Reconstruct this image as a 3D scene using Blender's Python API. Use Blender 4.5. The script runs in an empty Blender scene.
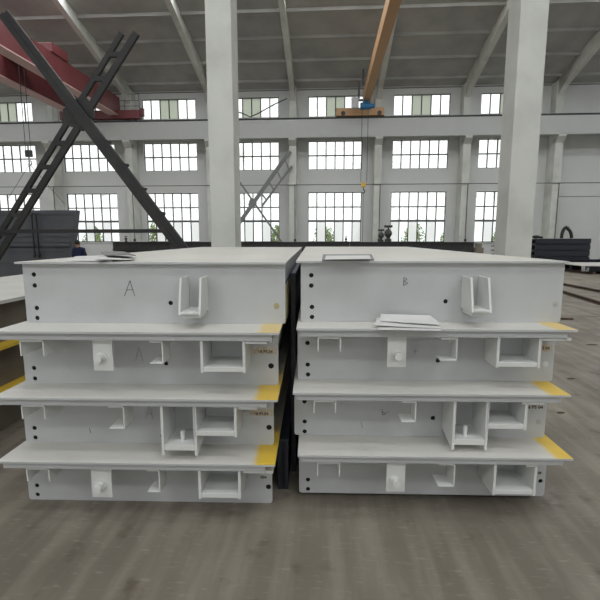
import bpy, bmesh, math, random
from math import sin, cos, radians as R, pi
from mathutils import Vector, Matrix
random.seed(7)
C = bpy.context.scene.collection
F = 440.0; TH = R(8.0); HC = 1.7
YAW = R(3.5)                       # building axes against the view
def ray(x, y):
    u = (x-300)/F; v = (300-y)/F
    return Vector((u, cos(TH)+v*sin(TH), v*cos(TH)-sin(TH)))
def bpt(x, y, D):                  # pixel -> building coordinates (s, z) at depth D
    d = ray(x, y); t = D/(d.x*sin(YAW)+d.y*cos(YAW)); p = d*t
    return p.x*cos(YAW)-p.y*sin(YAW), p.z+HC
def bflat(x, y, z):                # pixel -> building coordinates (s, D) at height z
    d = ray(x, y); p = d*((z-HC)/d.z)
    return p.x*cos(YAW)-p.y*sin(YAW), p.x*sin(YAW)+p.y*cos(YAW)

# ------------------------------------------------------------------ materials
def mat(name, col, rough=.5, metal=0, spec=.5, noise=None, bump=0, bscale=40, emis=None):
    m = bpy.data.materials.new(name); m.use_nodes = True
    nt = m.node_tree; b = nt.nodes['Principled BSDF']
    b.inputs['Base Color'].default_value = (*col, 1); b.inputs['Roughness'].default_value = rough
    b.inputs['Metallic'].default_value = metal; b.inputs['Specular IOR Level'].default_value = spec
    tc = nt.nodes.new('ShaderNodeTexCoord')
    if noise:                      # (scale, second colour, low, high)
        n = nt.nodes.new('ShaderNodeTexNoise'); n.inputs['Scale'].default_value = noise[0]; n.inputs['Detail'].default_value = 8
        r = nt.nodes.new('ShaderNodeValToRGB'); r.color_ramp.elements[0].position = noise[2]; r.color_ramp.elements[1].position = noise[3]
        r.color_ramp.elements[0].color = (*col, 1); r.color_ramp.elements[1].color = (*noise[1], 1)
        nt.links.new(tc.outputs['Object'], n.inputs['Vector']); nt.links.new(n.outputs['Fac'], r.inputs['Fac'])
        nt.links.new(r.outputs['Color'], b.inputs['Base Color'])
    if bump:
        n2 = nt.nodes.new('ShaderNodeTexNoise'); n2.inputs['Scale'].default_value = bscale; n2.inputs['Detail'].default_value = 5
        bp = nt.nodes.new('ShaderNodeBump'); bp.inputs['Strength'].default_value = bump; bp.inputs['Distance'].default_value = .01
        nt.links.new(tc.outputs['Object'], n2.inputs['Vector']); nt.links.new(n2.outputs['Fac'], bp.inputs['Height']); nt.links.new(bp.outputs['Normal'], b.inputs['Normal'])
    return m
M = {}
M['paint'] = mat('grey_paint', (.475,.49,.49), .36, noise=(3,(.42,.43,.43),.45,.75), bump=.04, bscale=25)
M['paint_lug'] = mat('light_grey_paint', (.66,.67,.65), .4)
M['hole'] = mat('hole_shade_black', (.004,.004,.004), .8)  # near-black that stands in for the shade inside the web holes
M['mark'] = mat('marker_ink', (.09,.09,.09), .8)
M['faint'] = mat('faint_marker_ink', (.33,.34,.33), .8)
M['blue'] = mat('blue_ink', (.06,.09,.28), .6)
M['stencil'] = mat('rust_brown_ink', (.09,.045,.015), .8)
M['tan'] = mat('tan_smudge', (.46,.40,.29), .7, noise=(30,(.55,.55,.53),.45,.65))
M['plug'] = mat('primer_plug', (.42,.38,.22), .6)
M['plugg'] = mat('grey_plug', (.42,.42,.40), .5)
M['cream'] = mat('pale_yellow_paint', (.80,.70,.42), .5, noise=(3,(.60,.57,.46),.4,.7))
M['paper'] = mat('paper', (.68,.68,.66), .7, noise=(6,(.60,.60,.60),.4,.7))
M['paperd'] = mat('grey_card', (.22,.22,.23), .7)
M['paperg'] = mat('mid_grey_card', (.20,.20,.20), .7)
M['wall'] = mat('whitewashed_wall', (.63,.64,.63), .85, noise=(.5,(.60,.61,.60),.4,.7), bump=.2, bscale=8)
M['wallu'] = mat('upper_wall', (.40,.40,.39), .9, noise=(.8,(.34,.34,.33),.4,.7))
M['concrete'] = mat('painted_concrete', (.60,.61,.57), .8, noise=(1.3,(.50,.51,.47),.42,.7), bump=.3, bscale=12)
M['crb'] = mat('crane_beam_concrete', (.48,.49,.485), .85, noise=(1.0,(.50,.51,.50),.4,.7))
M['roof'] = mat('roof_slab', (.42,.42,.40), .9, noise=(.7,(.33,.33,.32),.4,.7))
M['frame'] = mat('window_steel', (.13,.135,.135), .6)
M['dark'] = mat('dark_steel', (.035,.038,.042), .55, noise=(4,(.06,.058,.055),.4,.7))
M['brace'] = mat('brace_steel', (.013,.013,.013), .6, noise=(3,(.025,.023,.021),.45,.7))
M['braceg'] = mat('grey_brace', (.19,.195,.195), .6)
M['pile'] = mat('blackened_beam', (.028,.029,.033), .5, noise=(5,(.055,.05,.046),.4,.7))
M['blue_black'] = mat('blue_black_beam', (.018,.022,.032), .45)
M['panel'] = mat('blue_grey_plate', (.085,.095,.11), .5, noise=(1.2,(.12,.125,.13),.4,.7))
M['red'] = mat('red_crane_paint', (.16,.035,.04), .5, noise=(1,(.12,.028,.03),.4,.7))
M['pink'] = mat('faded_red_flange', (.62,.42,.41), .6)
M['orange'] = mat('orange_crane_paint', (.50,.30,.15), .55)
M['yellow'] = mat('yellow_paint', (.70,.45,.05), .5)
M['motor'] = mat('blue_motor', (.02,.15,.32), .4)
M['rust'] = mat('rusty_rail', (.06,.04,.028), .7, noise=(9,(.12,.075,.045),.4,.7))
M['black'] = mat('black_rubber', (.012,.012,.013), .6)
M['skin'] = mat('skin', (.32,.19,.12), .5)
M['hair'] = mat('hair', (.015,.013,.012), .6)
M['navy'] = mat('navy_cloth', (.012,.018,.055), .85)
M['trouser'] = mat('dark_trousers', (.02,.022,.03), .85)
M['leaf'] = mat('leaves', (.33,.42,.12), .6, noise=(2,(.50,.56,.22),.4,.7))
M['wood'] = mat('stem', (.10,.07,.05), .8)
M['ground'] = mat('outside_ground', (.18,.18,.15), .9)
M['brown'] = mat('brown_paint', (.16,.14,.11), .6, noise=(2,(.22,.20,.17),.4,.7))
def glass(name, clear, tint, mixv, dirty=True):
    m = bpy.data.materials.new(name); m.use_nodes = True; nt = m.node_tree; nt.nodes.clear()
    o = nt.nodes.new('ShaderNodeOutputMaterial'); tr = nt.nodes.new('ShaderNodeBsdfTransparent'); tr.inputs[0].default_value = (*clear, 1)
    tl = nt.nodes.new('ShaderNodeBsdfTranslucent'); tl.inputs[0].default_value = (*tint, 1)
    mx = nt.nodes.new('ShaderNodeMixShader'); mx.inputs[0].default_value = mixv
    nt.links.new(tr.outputs[0], mx.inputs[1]); nt.links.new(tl.outputs[0], mx.inputs[2]); nt.links.new(mx.outputs[0], o.inputs[0])
    if dirty:
        tc = nt.nodes.new('ShaderNodeTexCoord'); n = nt.nodes.new('ShaderNodeTexNoise'); n.inputs['Scale'].default_value = 1.1
        r = nt.nodes.new('ShaderNodeMapRange'); r.inputs[1].default_value = .52; r.inputs[2].default_value = .75; r.inputs[3].default_value = mixv; r.inputs[4].default_value = min(1, mixv+.4)
        nt.links.new(tc.outputs['Object'], n.inputs['Vector']); nt.links.new(n.outputs['Fac'], r.inputs[0]); nt.links.new(r.outputs[0], mx.inputs[0])
    return m
M['glass'] = glass('dusty_glass', (.97,.98,.97), (.86,.87,.84), .10)
M['clear'] = glass('clear_glass', (.93,.96,.95), (.6,.62,.62), .04, False)
M['frost'] = glass('frosted_glass', (.9,.9,.9), (.96,.97,.96), .75, False)
M['green'] = glass('green_sheet', (.50,.52,.47), (.70,.73,.66), .6, False)
# floor: worn concrete with scuffs and joints
def floor_mat():
    m = bpy.data.materials.new('worn_concrete_floor'); m.use_nodes = True; nt = m.node_tree; b = nt.nodes['Principled BSDF']; L = nt.links
    tc = nt.nodes.new('ShaderNodeTexCoord')
    def noise(sc, det, vec=None, scale=None):
        n = nt.nodes.new('ShaderNodeTexNoise'); n.inputs['Scale'].default_value = sc; n.inputs['Detail'].default_value = det
        if scale:
            mp = nt.nodes.new('ShaderNodeMapping'); mp.inputs['Scale'].default_value = scale; mp.inputs['Rotation'].default_value = (0,0,R(14))
            L.new(tc.outputs['Object'], mp.inputs[0]); L.new(mp.outputs[0], n.inputs['Vector'])
        else: L.new(tc.outputs['Object'], n.inputs['Vector'])
        return n
    def ramp(n, a, ca, c, cc):
        r = nt.nodes.new('ShaderNodeValToRGB'); r.color_ramp.elements[0].position = a; r.color_ramp.elements[1].position = c
        r.color_ramp.elements[0].color = (*ca, 1); r.color_ramp.elements[1].color = (*cc, 1); L.new(n.outputs['Fac'], r.inputs[0]); return r
    def mix(kind, a, c, f=1.0):
        x = nt.nodes.new('ShaderNodeMixRGB'); x.blend_type = kind; x.inputs[0].default_value = f; L.new(a.outputs[0], x.inputs[1]); L.new(c.outputs[0], x.inputs[2]); return x
    base = ramp(noise(.7, 8), .35, (.215,.192,.155), .7, (.30,.27,.218))
    scuff = ramp(noise(1.0, 10, scale=(7, .8, 1)), .42, (.72,.71,.70), .62, (1,1,1))
    spots = ramp(noise(4.5, 6), .60, (1,1,1), .72, (.62,.58,.54))
    pale = ramp(noise(9, 10, scale=(1.2, 5, 1)), .58, (0,0,0), .75, (.07,.068,.06))
    x = mix('MULTIPLY', base, scuff); x = mix('MULTIPLY', x, spots); x = mix('ADD', x, pale)
    L.new(x.outputs[0], b.inputs['Base Color'])
    rr = ramp(noise(2, 5), .3, (.45,.45,.45), .7, (.75,.75,.75)); L.new(rr.outputs[0], b.inputs['Roughness'])
    n = noise(30, 6); bp = nt.nodes.new('ShaderNodeBump'); bp.inputs['Strength'].default_value = .15; bp.inputs['Distance'].default_value = .01
    L.new(n.outputs['Fac'], bp.inputs['Height']); L.new(bp.outputs[0], b.inputs['Normal'])
    return m
M['floor'] = floor_mat()
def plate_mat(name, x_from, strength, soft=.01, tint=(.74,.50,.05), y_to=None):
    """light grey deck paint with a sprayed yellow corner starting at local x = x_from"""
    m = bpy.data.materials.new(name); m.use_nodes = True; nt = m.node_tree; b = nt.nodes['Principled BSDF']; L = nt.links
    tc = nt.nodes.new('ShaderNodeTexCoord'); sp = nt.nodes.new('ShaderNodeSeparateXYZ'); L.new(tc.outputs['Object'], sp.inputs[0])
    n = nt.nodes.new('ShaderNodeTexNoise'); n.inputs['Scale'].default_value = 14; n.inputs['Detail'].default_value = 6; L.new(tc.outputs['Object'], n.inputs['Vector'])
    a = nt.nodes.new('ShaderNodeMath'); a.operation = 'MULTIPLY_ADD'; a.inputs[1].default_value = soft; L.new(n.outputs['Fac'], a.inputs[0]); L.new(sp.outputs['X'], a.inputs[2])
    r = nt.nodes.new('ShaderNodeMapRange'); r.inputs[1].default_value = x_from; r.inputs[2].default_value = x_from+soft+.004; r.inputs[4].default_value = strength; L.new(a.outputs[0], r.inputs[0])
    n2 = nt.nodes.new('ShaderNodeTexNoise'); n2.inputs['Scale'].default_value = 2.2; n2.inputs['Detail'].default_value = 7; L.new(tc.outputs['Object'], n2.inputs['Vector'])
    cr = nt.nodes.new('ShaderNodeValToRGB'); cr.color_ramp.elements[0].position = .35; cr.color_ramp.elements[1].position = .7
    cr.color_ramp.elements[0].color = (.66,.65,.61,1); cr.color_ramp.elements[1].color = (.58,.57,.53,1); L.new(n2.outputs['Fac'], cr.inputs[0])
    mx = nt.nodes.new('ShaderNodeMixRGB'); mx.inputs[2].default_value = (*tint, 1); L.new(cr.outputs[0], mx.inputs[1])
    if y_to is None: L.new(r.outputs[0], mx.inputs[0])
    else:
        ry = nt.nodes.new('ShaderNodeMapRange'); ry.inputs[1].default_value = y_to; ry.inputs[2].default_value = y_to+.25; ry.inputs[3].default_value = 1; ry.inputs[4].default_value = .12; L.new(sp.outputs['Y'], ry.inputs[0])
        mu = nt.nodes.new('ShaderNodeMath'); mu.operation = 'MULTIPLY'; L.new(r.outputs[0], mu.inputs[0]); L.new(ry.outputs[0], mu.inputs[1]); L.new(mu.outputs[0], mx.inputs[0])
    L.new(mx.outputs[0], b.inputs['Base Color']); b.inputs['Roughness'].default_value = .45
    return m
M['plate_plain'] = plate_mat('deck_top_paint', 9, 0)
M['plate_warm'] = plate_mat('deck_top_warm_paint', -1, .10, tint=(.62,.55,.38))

# ------------------------------------------------------------------ mesh building
class MB:
    def __init__(s): s.v = []; s.f = []; s.m = []
    def add(s, vs, fs, mi=0):
        n = len(s.v); s.v += [tuple(v) for v in vs]; s.f += [tuple(i+n for i in f) for f in fs]; s.m += [mi]*len(fs); return s
    def box(s, x0, x1, y0, y1, z0, z1, mi=0):
        return s.add([(x0,y0,z0),(x1,y0,z0),(x1,y1,z0),(x0,y1,z0),(x0,y0,z1),(x1,y0,z1),(x1,y1,z1),(x0,y1,z1)],
                     [(0,3,2,1),(4,5,6,7),(0,1,5,4),(1,2,6,5),(2,3,7,6),(3,0,4,7)], mi)
    def bar(s, a, b, w, h, up=(0,0,1), mi=0):     # box from a to b, w across, h along up
        a = Vector(a); b = Vector(b); d = (b-a).normalized(); up = Vector(up)
        sd = d.cross(up)
        if sd.length < 1e-4: sd = d.cross(Vector((1,0,0)))
        sd.normalize(); u = sd.cross(d).normalized(); sd *= w/2; u *= h/2
        vs = [p+i*sd+j*u for p in (a, b) for i, j in ((-1,-1),(1,-1),(1,1),(-1,1))]
        return s.add(vs, [(3,2,1,0),(4,5,6,7),(0,1,5,4),(1,2,6,5),(2,3,7,6),(3,0,4,7)], mi)
    def tube(s, a, b, r, n=8, r2=None, mi=0):
        a = Vector(a); b = Vector(b); d = (b-a).normalized(); r2 = r if r2 is None else r2
        p = d.orthogonal().normalized(); q = d.cross(p)
        vs = [a+r*(cos(2*pi*i/n)*p+sin(2*pi*i/n)*q) for i in range(n)]+[b+r2*(cos(2*pi*i/n)*p+sin(2*pi*i/n)*q) for i in range(n)]
        return s.add(vs, [(i,(i+1)%n,n+(i+1)%n,n+i) for i in range(n)]+[tuple(range(n-1,-1,-1)), tuple(range(n,2*n))], mi)
    def path(s, pts, r, n=6, mi=0):
        for a, b in zip(pts, pts[1:]): s.tube(a, b, r, n, mi=mi)
        return s
    def prism(s, pts, off, mi=0):                 # polygon pts extruded by off
        n = len(pts); off = Vector(off); vs = [Vector(p) for p in pts]+[Vector(p)+off for p in pts]
        return s.add(vs, [tuple(range(n-1,-1,-1)), tuple(range(n,2*n))]+[(i,(i+1)%n,n+(i+1)%n,n+i) for i in range(n)], mi)
    def sphere(s, c, r, nu=12, nv=8, mi=0):
        rx, ry, rz = r if isinstance(r, tuple) else (r, r, r); vs = [(c[0],c[1],c[2]-rz)]
        for j in range(1, nv):
            p = -pi/2+pi*j/nv
            vs += [(c[0]+rx*cos(p)*cos(2*pi*i/nu), c[1]+ry*cos(p)*sin(2*pi*i/nu), c[2]+rz*sin(p)) for i in range(nu)]
        vs.append((c[0],c[1],c[2]+rz)); fs = [(0,1+(i+1)%nu,1+i) for i in range(nu)]
        for j in range(nv-2): fs += [(1+j*nu+i,1+j*nu+(i+1)%nu,1+(j+1)*nu+(i+1)%nu,1+(j+1)*nu+i) for i in range(nu)]
        k = 1+(nv-2)*nu; fs += [(k+i,k+(i+1)%nu,len(vs)-1) for i in range(nu)]
        return s.add(vs, fs, mi)
    def edges_other(s):                           # upright faces take the second material
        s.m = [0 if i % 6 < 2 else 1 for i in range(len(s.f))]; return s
    def build(s, name, mats, parent=None, bevel=0, smooth=False):
        me = bpy.data.meshes.new(name); me.from_pydata(s.v, [], s.f); me.update()
        bm = bmesh.new(); bm.from_mesh(me); bmesh.ops.recalc_face_normals(bm, faces=bm.faces); bm.to_mesh(me); bm.free()
        if not isinstance(mats, (list, tuple)): mats = [mats]
        for m in mats: me.materials.append(m)
        for p, i in zip(me.polygons, s.m): p.material_index = i; p.use_smooth = smooth
        o = bpy.data.objects.new(name, me); C.objects.link(o)
        if parent: o.parent = parent
        if bevel:
            b = o.modifiers.new('bevel', 'BEVEL'); b.width = bevel; b.segments = 2; b.limit_method = 'ANGLE'
        return o
def tag(o, label=None, cat=None, group=None, kind=None):
    for k, v in (('label',label),('category',cat),('group',group),('kind',kind)):
        if v: o[k] = v
    return o
def empty(name, loc=(0,0,0), rz=0):
    o = bpy.data.objects.new(name, None); C.objects.link(o); o.location = loc; o.rotation_euler = (0,0,rz); o.empty_display_size = .1; return o
def bloc(s, D, z): return (s*cos(YAW)+D*sin(YAW), -s*sin(YAW)+D*cos(YAW), z)
def bframe(o):                                    # put a mesh made in building coordinates into the world
    o.rotation_euler = (0,0,-YAW); return o
def bthing(name, s, D, z, label, cat, group=None):   # an Empty at building coordinates; children use the same axes from there
    return tag(empty(name, bloc(s, D, z), -YAW), label, cat, group)
def struct(o): o['kind'] = 'structure'; return o
def copy_tree(o, parent=None):
    c = o.copy(); C.objects.link(c)
    if parent: c.parent = parent
    for ch in list(o.children): copy_tree(ch, c)
    return c
def text_mesh(name, txt, size, m, parent, loc, bold=0):
    cu = bpy.data.curves.new(name, 'FONT'); cu.body = txt; cu.size = size; cu.extrude = .0008; cu.offset = bold; cu.resolution_u = 2
    t = bpy.data.objects.new('tmp', cu); C.objects.link(t)
    me = bpy.data.meshes.new_from_object(t.evaluated_get(bpy.context.evaluated_depsgraph_get())); bpy.data.objects.remove(t)
    me.transform(Matrix.Rotation(pi/2, 4, 'X')); me.materials.clear(); me.materials.append(m)
    o = bpy.data.objects.new(name, me); C.objects.link(o); o.parent = parent; o.location = loc; return o

# ------------------------------------------------------------------ the setting
S0, S1 = -42.0, 24.0
DB, DM, DF = 31.0, 9.0, -7.2       # back wall, middle column row, wall behind the camera
PIL = [-36.8, -31.1, -25.37, -19.63, -13.89, -8.15, -2.41, 3.4, 9.24, 15.16, 20.9]
WIN = [(-36.8+1.06+.0, -32.15), (-30.0, -26.4), (-24.3, -20.6), (-18.6, -14.87), (-12.79, -9.03), (-7.05, -3.33), (-1.35, 2.33), (4.32, 8.03), (10.0, 13.75)]
ROWS = [(1.43, 4.83), (6.33, 8.22), (9.78, 11.1)]
EAVE = 11.52
struct(bframe(MB().box(S0, S1, DF, DB+.3, -.2, 0).build('floor', M['floor'])))
struct(bframe(MB().box(S0-60, S1+60, DB+.3, DB+90, -.25, -.05).build('ground_outside', M['ground'])))
def window_wall(name, D0, D1, m='wall'):
    w = MB(); z = 0
    for a, b in ROWS:
        w.box(S0, S1, D0, D1, z, a); x = S0
        for p, q in WIN: w.box(x, p, D0, D1, a, b); x = q
        w.box(x, S1, D0, D1, a, b); z = b
    w.box(S0, S1, D0, D1, z, EAVE+.3)
    return struct(bframe(w.build(name, M[m])))
window_wall('wall_back', DB, DB+.3)
window_wall('wall_front', DF-.3, DF, 'brown')
struct(bframe(MB().box(S0-.3, S0, DF-.3, DB+.3, 0, 15).build('wall_left', M['wall'])))
struct(bframe(MB().box(S1, S1+.3, DF-.3, DB+.3, 0, 15).build('wall_right', M['wall'])))
# windows of the back wall: one object each, with its frame bars and its panes
wn = 0
def win_bars(a, b, z0, z1, D, cols, hz, t=.075):
    f = MB(); f.box(a, a+.05, D, D+.05, z0, z1); f.box(b-.05, b, D, D+.05, z0, z1); f.box(a, b, D, D+.05, z0, z0+.05); f.box(a, b, D, D+.05, z1-.05, z1)
    for i in range(1, cols): x = a+(b-a)*i/cols; f.box(x-t/2, x+t/2, D, D+.05, z0, z1)
    for h, th in hz: f.box(a, b, D-.01, D+.05, h-th*.8, h+th*.8)
    return f
for bi, (a, b) in enumerate(WIN):
    if bi == 0: continue
    for ri, (z0, z1) in enumerate(ROWS):
        wn += 1; D = DB+.12
        hz = [[(3.83,.05),(2.88,.09)], [(7.27,.05)], []][ri]
        f = win_bars(a, b, z0, z1, D, 6, hz)
        if ri == 0 and bi % 2 == 0: f.box((a+b)/2-.03, (a+b)/2+.03, D-.02, D+.05, z0, 2.88)
        w = bframe(f.build('window_%d' % wn, M['frame'])); struct(w)
        g = MB(); cw = (b-a)/6
        for c in range(6):
            x0, x1 = a+cw*c, a+cw*(c+1)
            if ri == 0:
                g.box(x0, x1, D+.06, D+.066, 2.88, z1, 0)
                g.box(x0, x1, D+.06, D+.066, z0, 2.88, 2 if (c+bi) % 2 else 1)
            elif ri == 1: g.box(x0, x1, D+.06, D+.066, z0, z1, 0)
            else: g.box(x0, x1, D+.06, D+.066, z0, z1, 3 if c in (2,3) else 0)
        g.build('pane', [M['glass'], M['clear'], M['frost'], M['green']], w)
        if ri == 0: MB().box(a-.05, b+.05, DB-.06, DB+.1, z0-.06, z0).build('window_sill', M['wall'], w)
# pilasters with corbels, crane beam with its rail
PD = 1.05; k = (DB-PD)/DB; n = 0
for p in PIL:
    n += 1; c = p*k; w = .235
    o = MB().box(c-w, c+w, DB-PD+.35, DB, 0, EAVE)
    o.box(c-w, c+w, DB-PD, DB-PD+.35, 0, 8.0)
    o.prism([(c-w, DB-PD, 7.7), (c-w, DB-PD-.35, 8.02), (c-w, DB-PD-.35, 8.2), (c-w, DB-PD+.36, 8.2), (c-w, DB-PD+.36, 7.7)], (2*w,0,0))
    struct(bframe(o.build('column_back_%d' % n, M['concrete'])))
bz0, bz1 = 1.7+(8.45-1.7)*(DB-1.4)/DB, 1.7+(9.62-1.7)*(DB-1.4)/DB
cb = MB().box(S0, S1, DB-1.4, DB-1.15, bz0, bz1-.12).box(S0, S1, DB-1.4, DB-.72, bz1-.14, bz1)
struct(bframe(cb.build('crane_beam', M['crb'])))
struct(bframe(MB().box(S0, S1, DB-1.30, DB-1.24, bz1, bz1+.03).box(S0, S1, DB-1.285, DB-1.255, bz1+.03, bz1+.1).box(S0, S1, DB-1.31, DB-1.23, bz1+.1, bz1+.14).box(S0, S1, DB-1.4, DB-1.38, bz1, bz1+.05).build('crane_rail', M['dark'])))
struct(bframe(MB().box(S0, S1, DB-.03, DB-.001, EAVE-.05, EAVE).build('trim_1', M['frame'])))
struct(bframe(MB().box(15.4, S1, DB-.012, DB-.001, 4.42, 4.45).build('trim_2', M['frame'])))
# middle row columns, square in plan, the gusset and bracket high up
MID = [(-19.8,0), (-13.92,0), (-8.02,0), (-2.128,0), (3.775,0), (9.67,0), (15.57,0)]
for i, (c, _) in enumerate(MID):
    o = MB().box(c-.255, c+.255, DM, DM+.6, 0, 14).box(c-.50, c+.50, DM-.45, DM+1.05, 8.0, 8.4)
    struct(bframe(o.build('column_middle_%d' % (i+1), M['concrete'], bevel=.015)))
struct(bframe(MB().box(S0, S1, DM-.4, DM-.1, 8.4, 9.6).box(S0, S1, DM+.7, DM+1.0, 8.4, 9.6).build('crane_beam_middle', M['crb'])))
# wall conduit with drops at the pilasters
cd = bthing('wall_conduit', 0, DB-1.09, 5.2, 'thin dark horizontal conduit running along the window wall between window rows', 'conduit')
MB().tube((S0, .0, 0), (S1, .0, 0), .022, 6).build('pipe', M['dark'], cd)
for p in PIL[2:]:
    MB().tube((p*k+.16, -.0, 0), (p*k+.16, -.0, -3.6), .022, 6).box(p*k+.09, p*k+.23, -.04, .01, -3.72, -3.55).build('drop_pipe', M['dark'], cd)
# roofs: two gables with skylight strips, rafters
def gable(name, Da, Db, z0, rise, slots, sr=(S0, S1)):
    r = MB(); mid = (Da+Db)/2; n = 40
    zz = lambda D: z0+rise*(1-abs(D-mid)/((Db-Da)/2))
    cuts = sorted(set([Da, mid, Db]+[q for s in slots for q in s]))
    for a, b in zip(cuts, cuts[1:]):
        if any(abs(a-s[0]) < 1e-6 and abs(b-s[1]) < 1e-6 for s in slots):
            for u, v in ((S0, sr[0]), (sr[1], S1)):
                if v-u > .1: r.prism([(u, a, zz(a)), (u, b, zz(b)), (u, b, zz(b)+.15), (u, a, zz(a)+.15)], (v-u,0,0))
            continue
        r.prism([(S0, a, zz(a)), (S0, b, zz(b)), (S0, b, zz(b)+.15), (S0, a, zz(a)+.15)], (S1-S0,0,0))
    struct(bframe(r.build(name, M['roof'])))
    return zz
SK = [(-3.2,-1.7), (.6, 2.2)]; SR = (-6.0, 7.5)
zb = gable('ceiling_back', DM+.3, DB+.3, EAVE, 2.9, [(17.0,18.2), (21.8,23.0)])
zf = gable('ceiling_front', DF-.3, DM+.3, EAVE, 2.9, SK, SR)
for i, p in enumerate(PIL):
    o = MB(); mid = (DM+.3+DB+.3)/2; c = p*k; w = .15
    for D0, D1 in ((DB-.75, mid), (DM+.6, mid)):
        o.prism([(c-w, D0, zb(D0)-.9), (c-w, D0, zb(D0)), (c-w, D1, zb(D1)), (c-w, D1, zb(D1)-.45)], (2*w,0,0))
    o.prism([(c-w, DB-PD+.35, EAVE-.9), (c-w, DB-.2, EAVE-1.2), (c-w, DB-.2, EAVE), (c-w, DB-PD-2.2, zb(DB-PD-2.2))], (2*w,0,0))
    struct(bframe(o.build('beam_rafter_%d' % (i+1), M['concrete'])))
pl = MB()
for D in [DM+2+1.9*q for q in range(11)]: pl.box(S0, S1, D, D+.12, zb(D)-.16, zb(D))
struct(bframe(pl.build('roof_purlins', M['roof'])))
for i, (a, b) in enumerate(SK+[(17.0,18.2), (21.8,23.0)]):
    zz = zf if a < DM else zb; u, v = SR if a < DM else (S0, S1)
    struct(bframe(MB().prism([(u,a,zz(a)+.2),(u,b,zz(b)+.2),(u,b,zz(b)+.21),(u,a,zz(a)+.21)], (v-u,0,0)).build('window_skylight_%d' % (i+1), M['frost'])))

# ------------------------------------------------------------------ deck modules
YS = R(1.5)
MODS = []
W = 1.6; LEN = 4.5; OV = .28
def loc(o, x, y, ly):
    d = ray(x, y); q = o.location; c, s = cos(YS), sin(YS)
    # local = Rz(+YS) * (world - origin)
    ly0 = s*(0-q.x)+c*(0-q.y); dly = s*d.x+c*d.y
    t = (ly-ly0)/dly; p = Vector((0,0,HC))+d*t
    X, Y = p.x-q.x, p.y-q.y
    return c*X-s*Y, p.z-q.z
def face_plate(name, parent, x0, x1, z0, z1, holes, m, th=.01, r=.018):
    bm = bmesh.new(); edges = []
    out = [(x0,z1), (x0,z0+r)]+[(x0+r-r*cos(a), z0+r-r*sin(a)) for a in (pi/6,pi/3)]+[(x0+r,z0),(x1-r,z0)]+[(x1-r+r*sin(a), z0+r-r*cos(a)) for a in (pi/6,pi/3)]+[(x1,z0+r),(x1,z1)]
    loops = [out]+[[(hx+hr*cos(2*pi*i/14), hz+hr*sin(2*pi*i/14)) for i in range(14)] for hx, hz, hr in holes]
    for lp in loops:
        vs = [bm.verts.new((x, 0, z)) for x, z in lp]
        edges += [bm.edges.new((vs[i], vs[(i+1) % len(vs)])) for i in range(len(vs))]
    bmesh.ops.triangle_fill(bm, use_beauty=True, edges=edges, normal=(0,-1,0))
    ex = bmesh.ops.extrude_face_region(bm, geom=bm.faces[:])
    bmesh.ops.translate(bm, verts=[v for v in ex['geom'] if isinstance(v, bmesh.types.BMVert)], vec=(0,th,0))
    bmesh.ops.recalc_face_normals(bm, faces=bm.faces)
    me = bpy.data.meshes.new(name); bm.to_mesh(me); bm.free(); me.materials.append(m)
    o = bpy.data.objects.new(name, me); C.objects.link(o); o.parent = parent; return o
def body(o, h, L, holes, inset=.05, top=False):
    """webs under the deck plate"""
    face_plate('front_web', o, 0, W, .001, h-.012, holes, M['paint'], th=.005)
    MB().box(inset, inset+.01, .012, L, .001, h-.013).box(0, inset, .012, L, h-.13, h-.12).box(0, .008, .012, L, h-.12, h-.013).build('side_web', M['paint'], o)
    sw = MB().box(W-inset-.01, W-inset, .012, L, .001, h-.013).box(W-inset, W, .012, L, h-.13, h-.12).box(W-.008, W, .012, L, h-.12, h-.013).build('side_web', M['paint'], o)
    if top: MB().box(W-.006, W-.001, .006, L-.01, .002, h-.131).build('side_panel', M['cream'], o)
    MB().box(0, W, L, L+.01, .001, h-.013).build('rear_web', M['paint'], o)
    MB().box(.012, W-.012, .008, .011, .002, h-.014).build('hole_shade_backing', M['hole'], o)  # added black sheet close behind the web, paints the holes' inner shade
    return sw
def hexbolt(o, x, z, y, parent_mat=None):
    b = MB(); b.tube((x,y,z), (x,y-.005,z), .033, 18); b.tube((x,y-.005,z), (x,y-.012,z), .027, 6); b.tube((x,y-.012,z), (x,y-.05,z), .0225, 16)
    return b
def stroke(o, name, pts, m, w=.003):
    b = MB()
    for run in pts:
        q = [loc(o, px, py, 0) for px, py in run]
        for a, c in zip(q, q[1:]): b.bar((a[0], -.0012, a[1]), (c[0], -.0012, c[1]), w, .0016, up=(0,1,0))
    return b.build(name, m, o)
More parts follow.
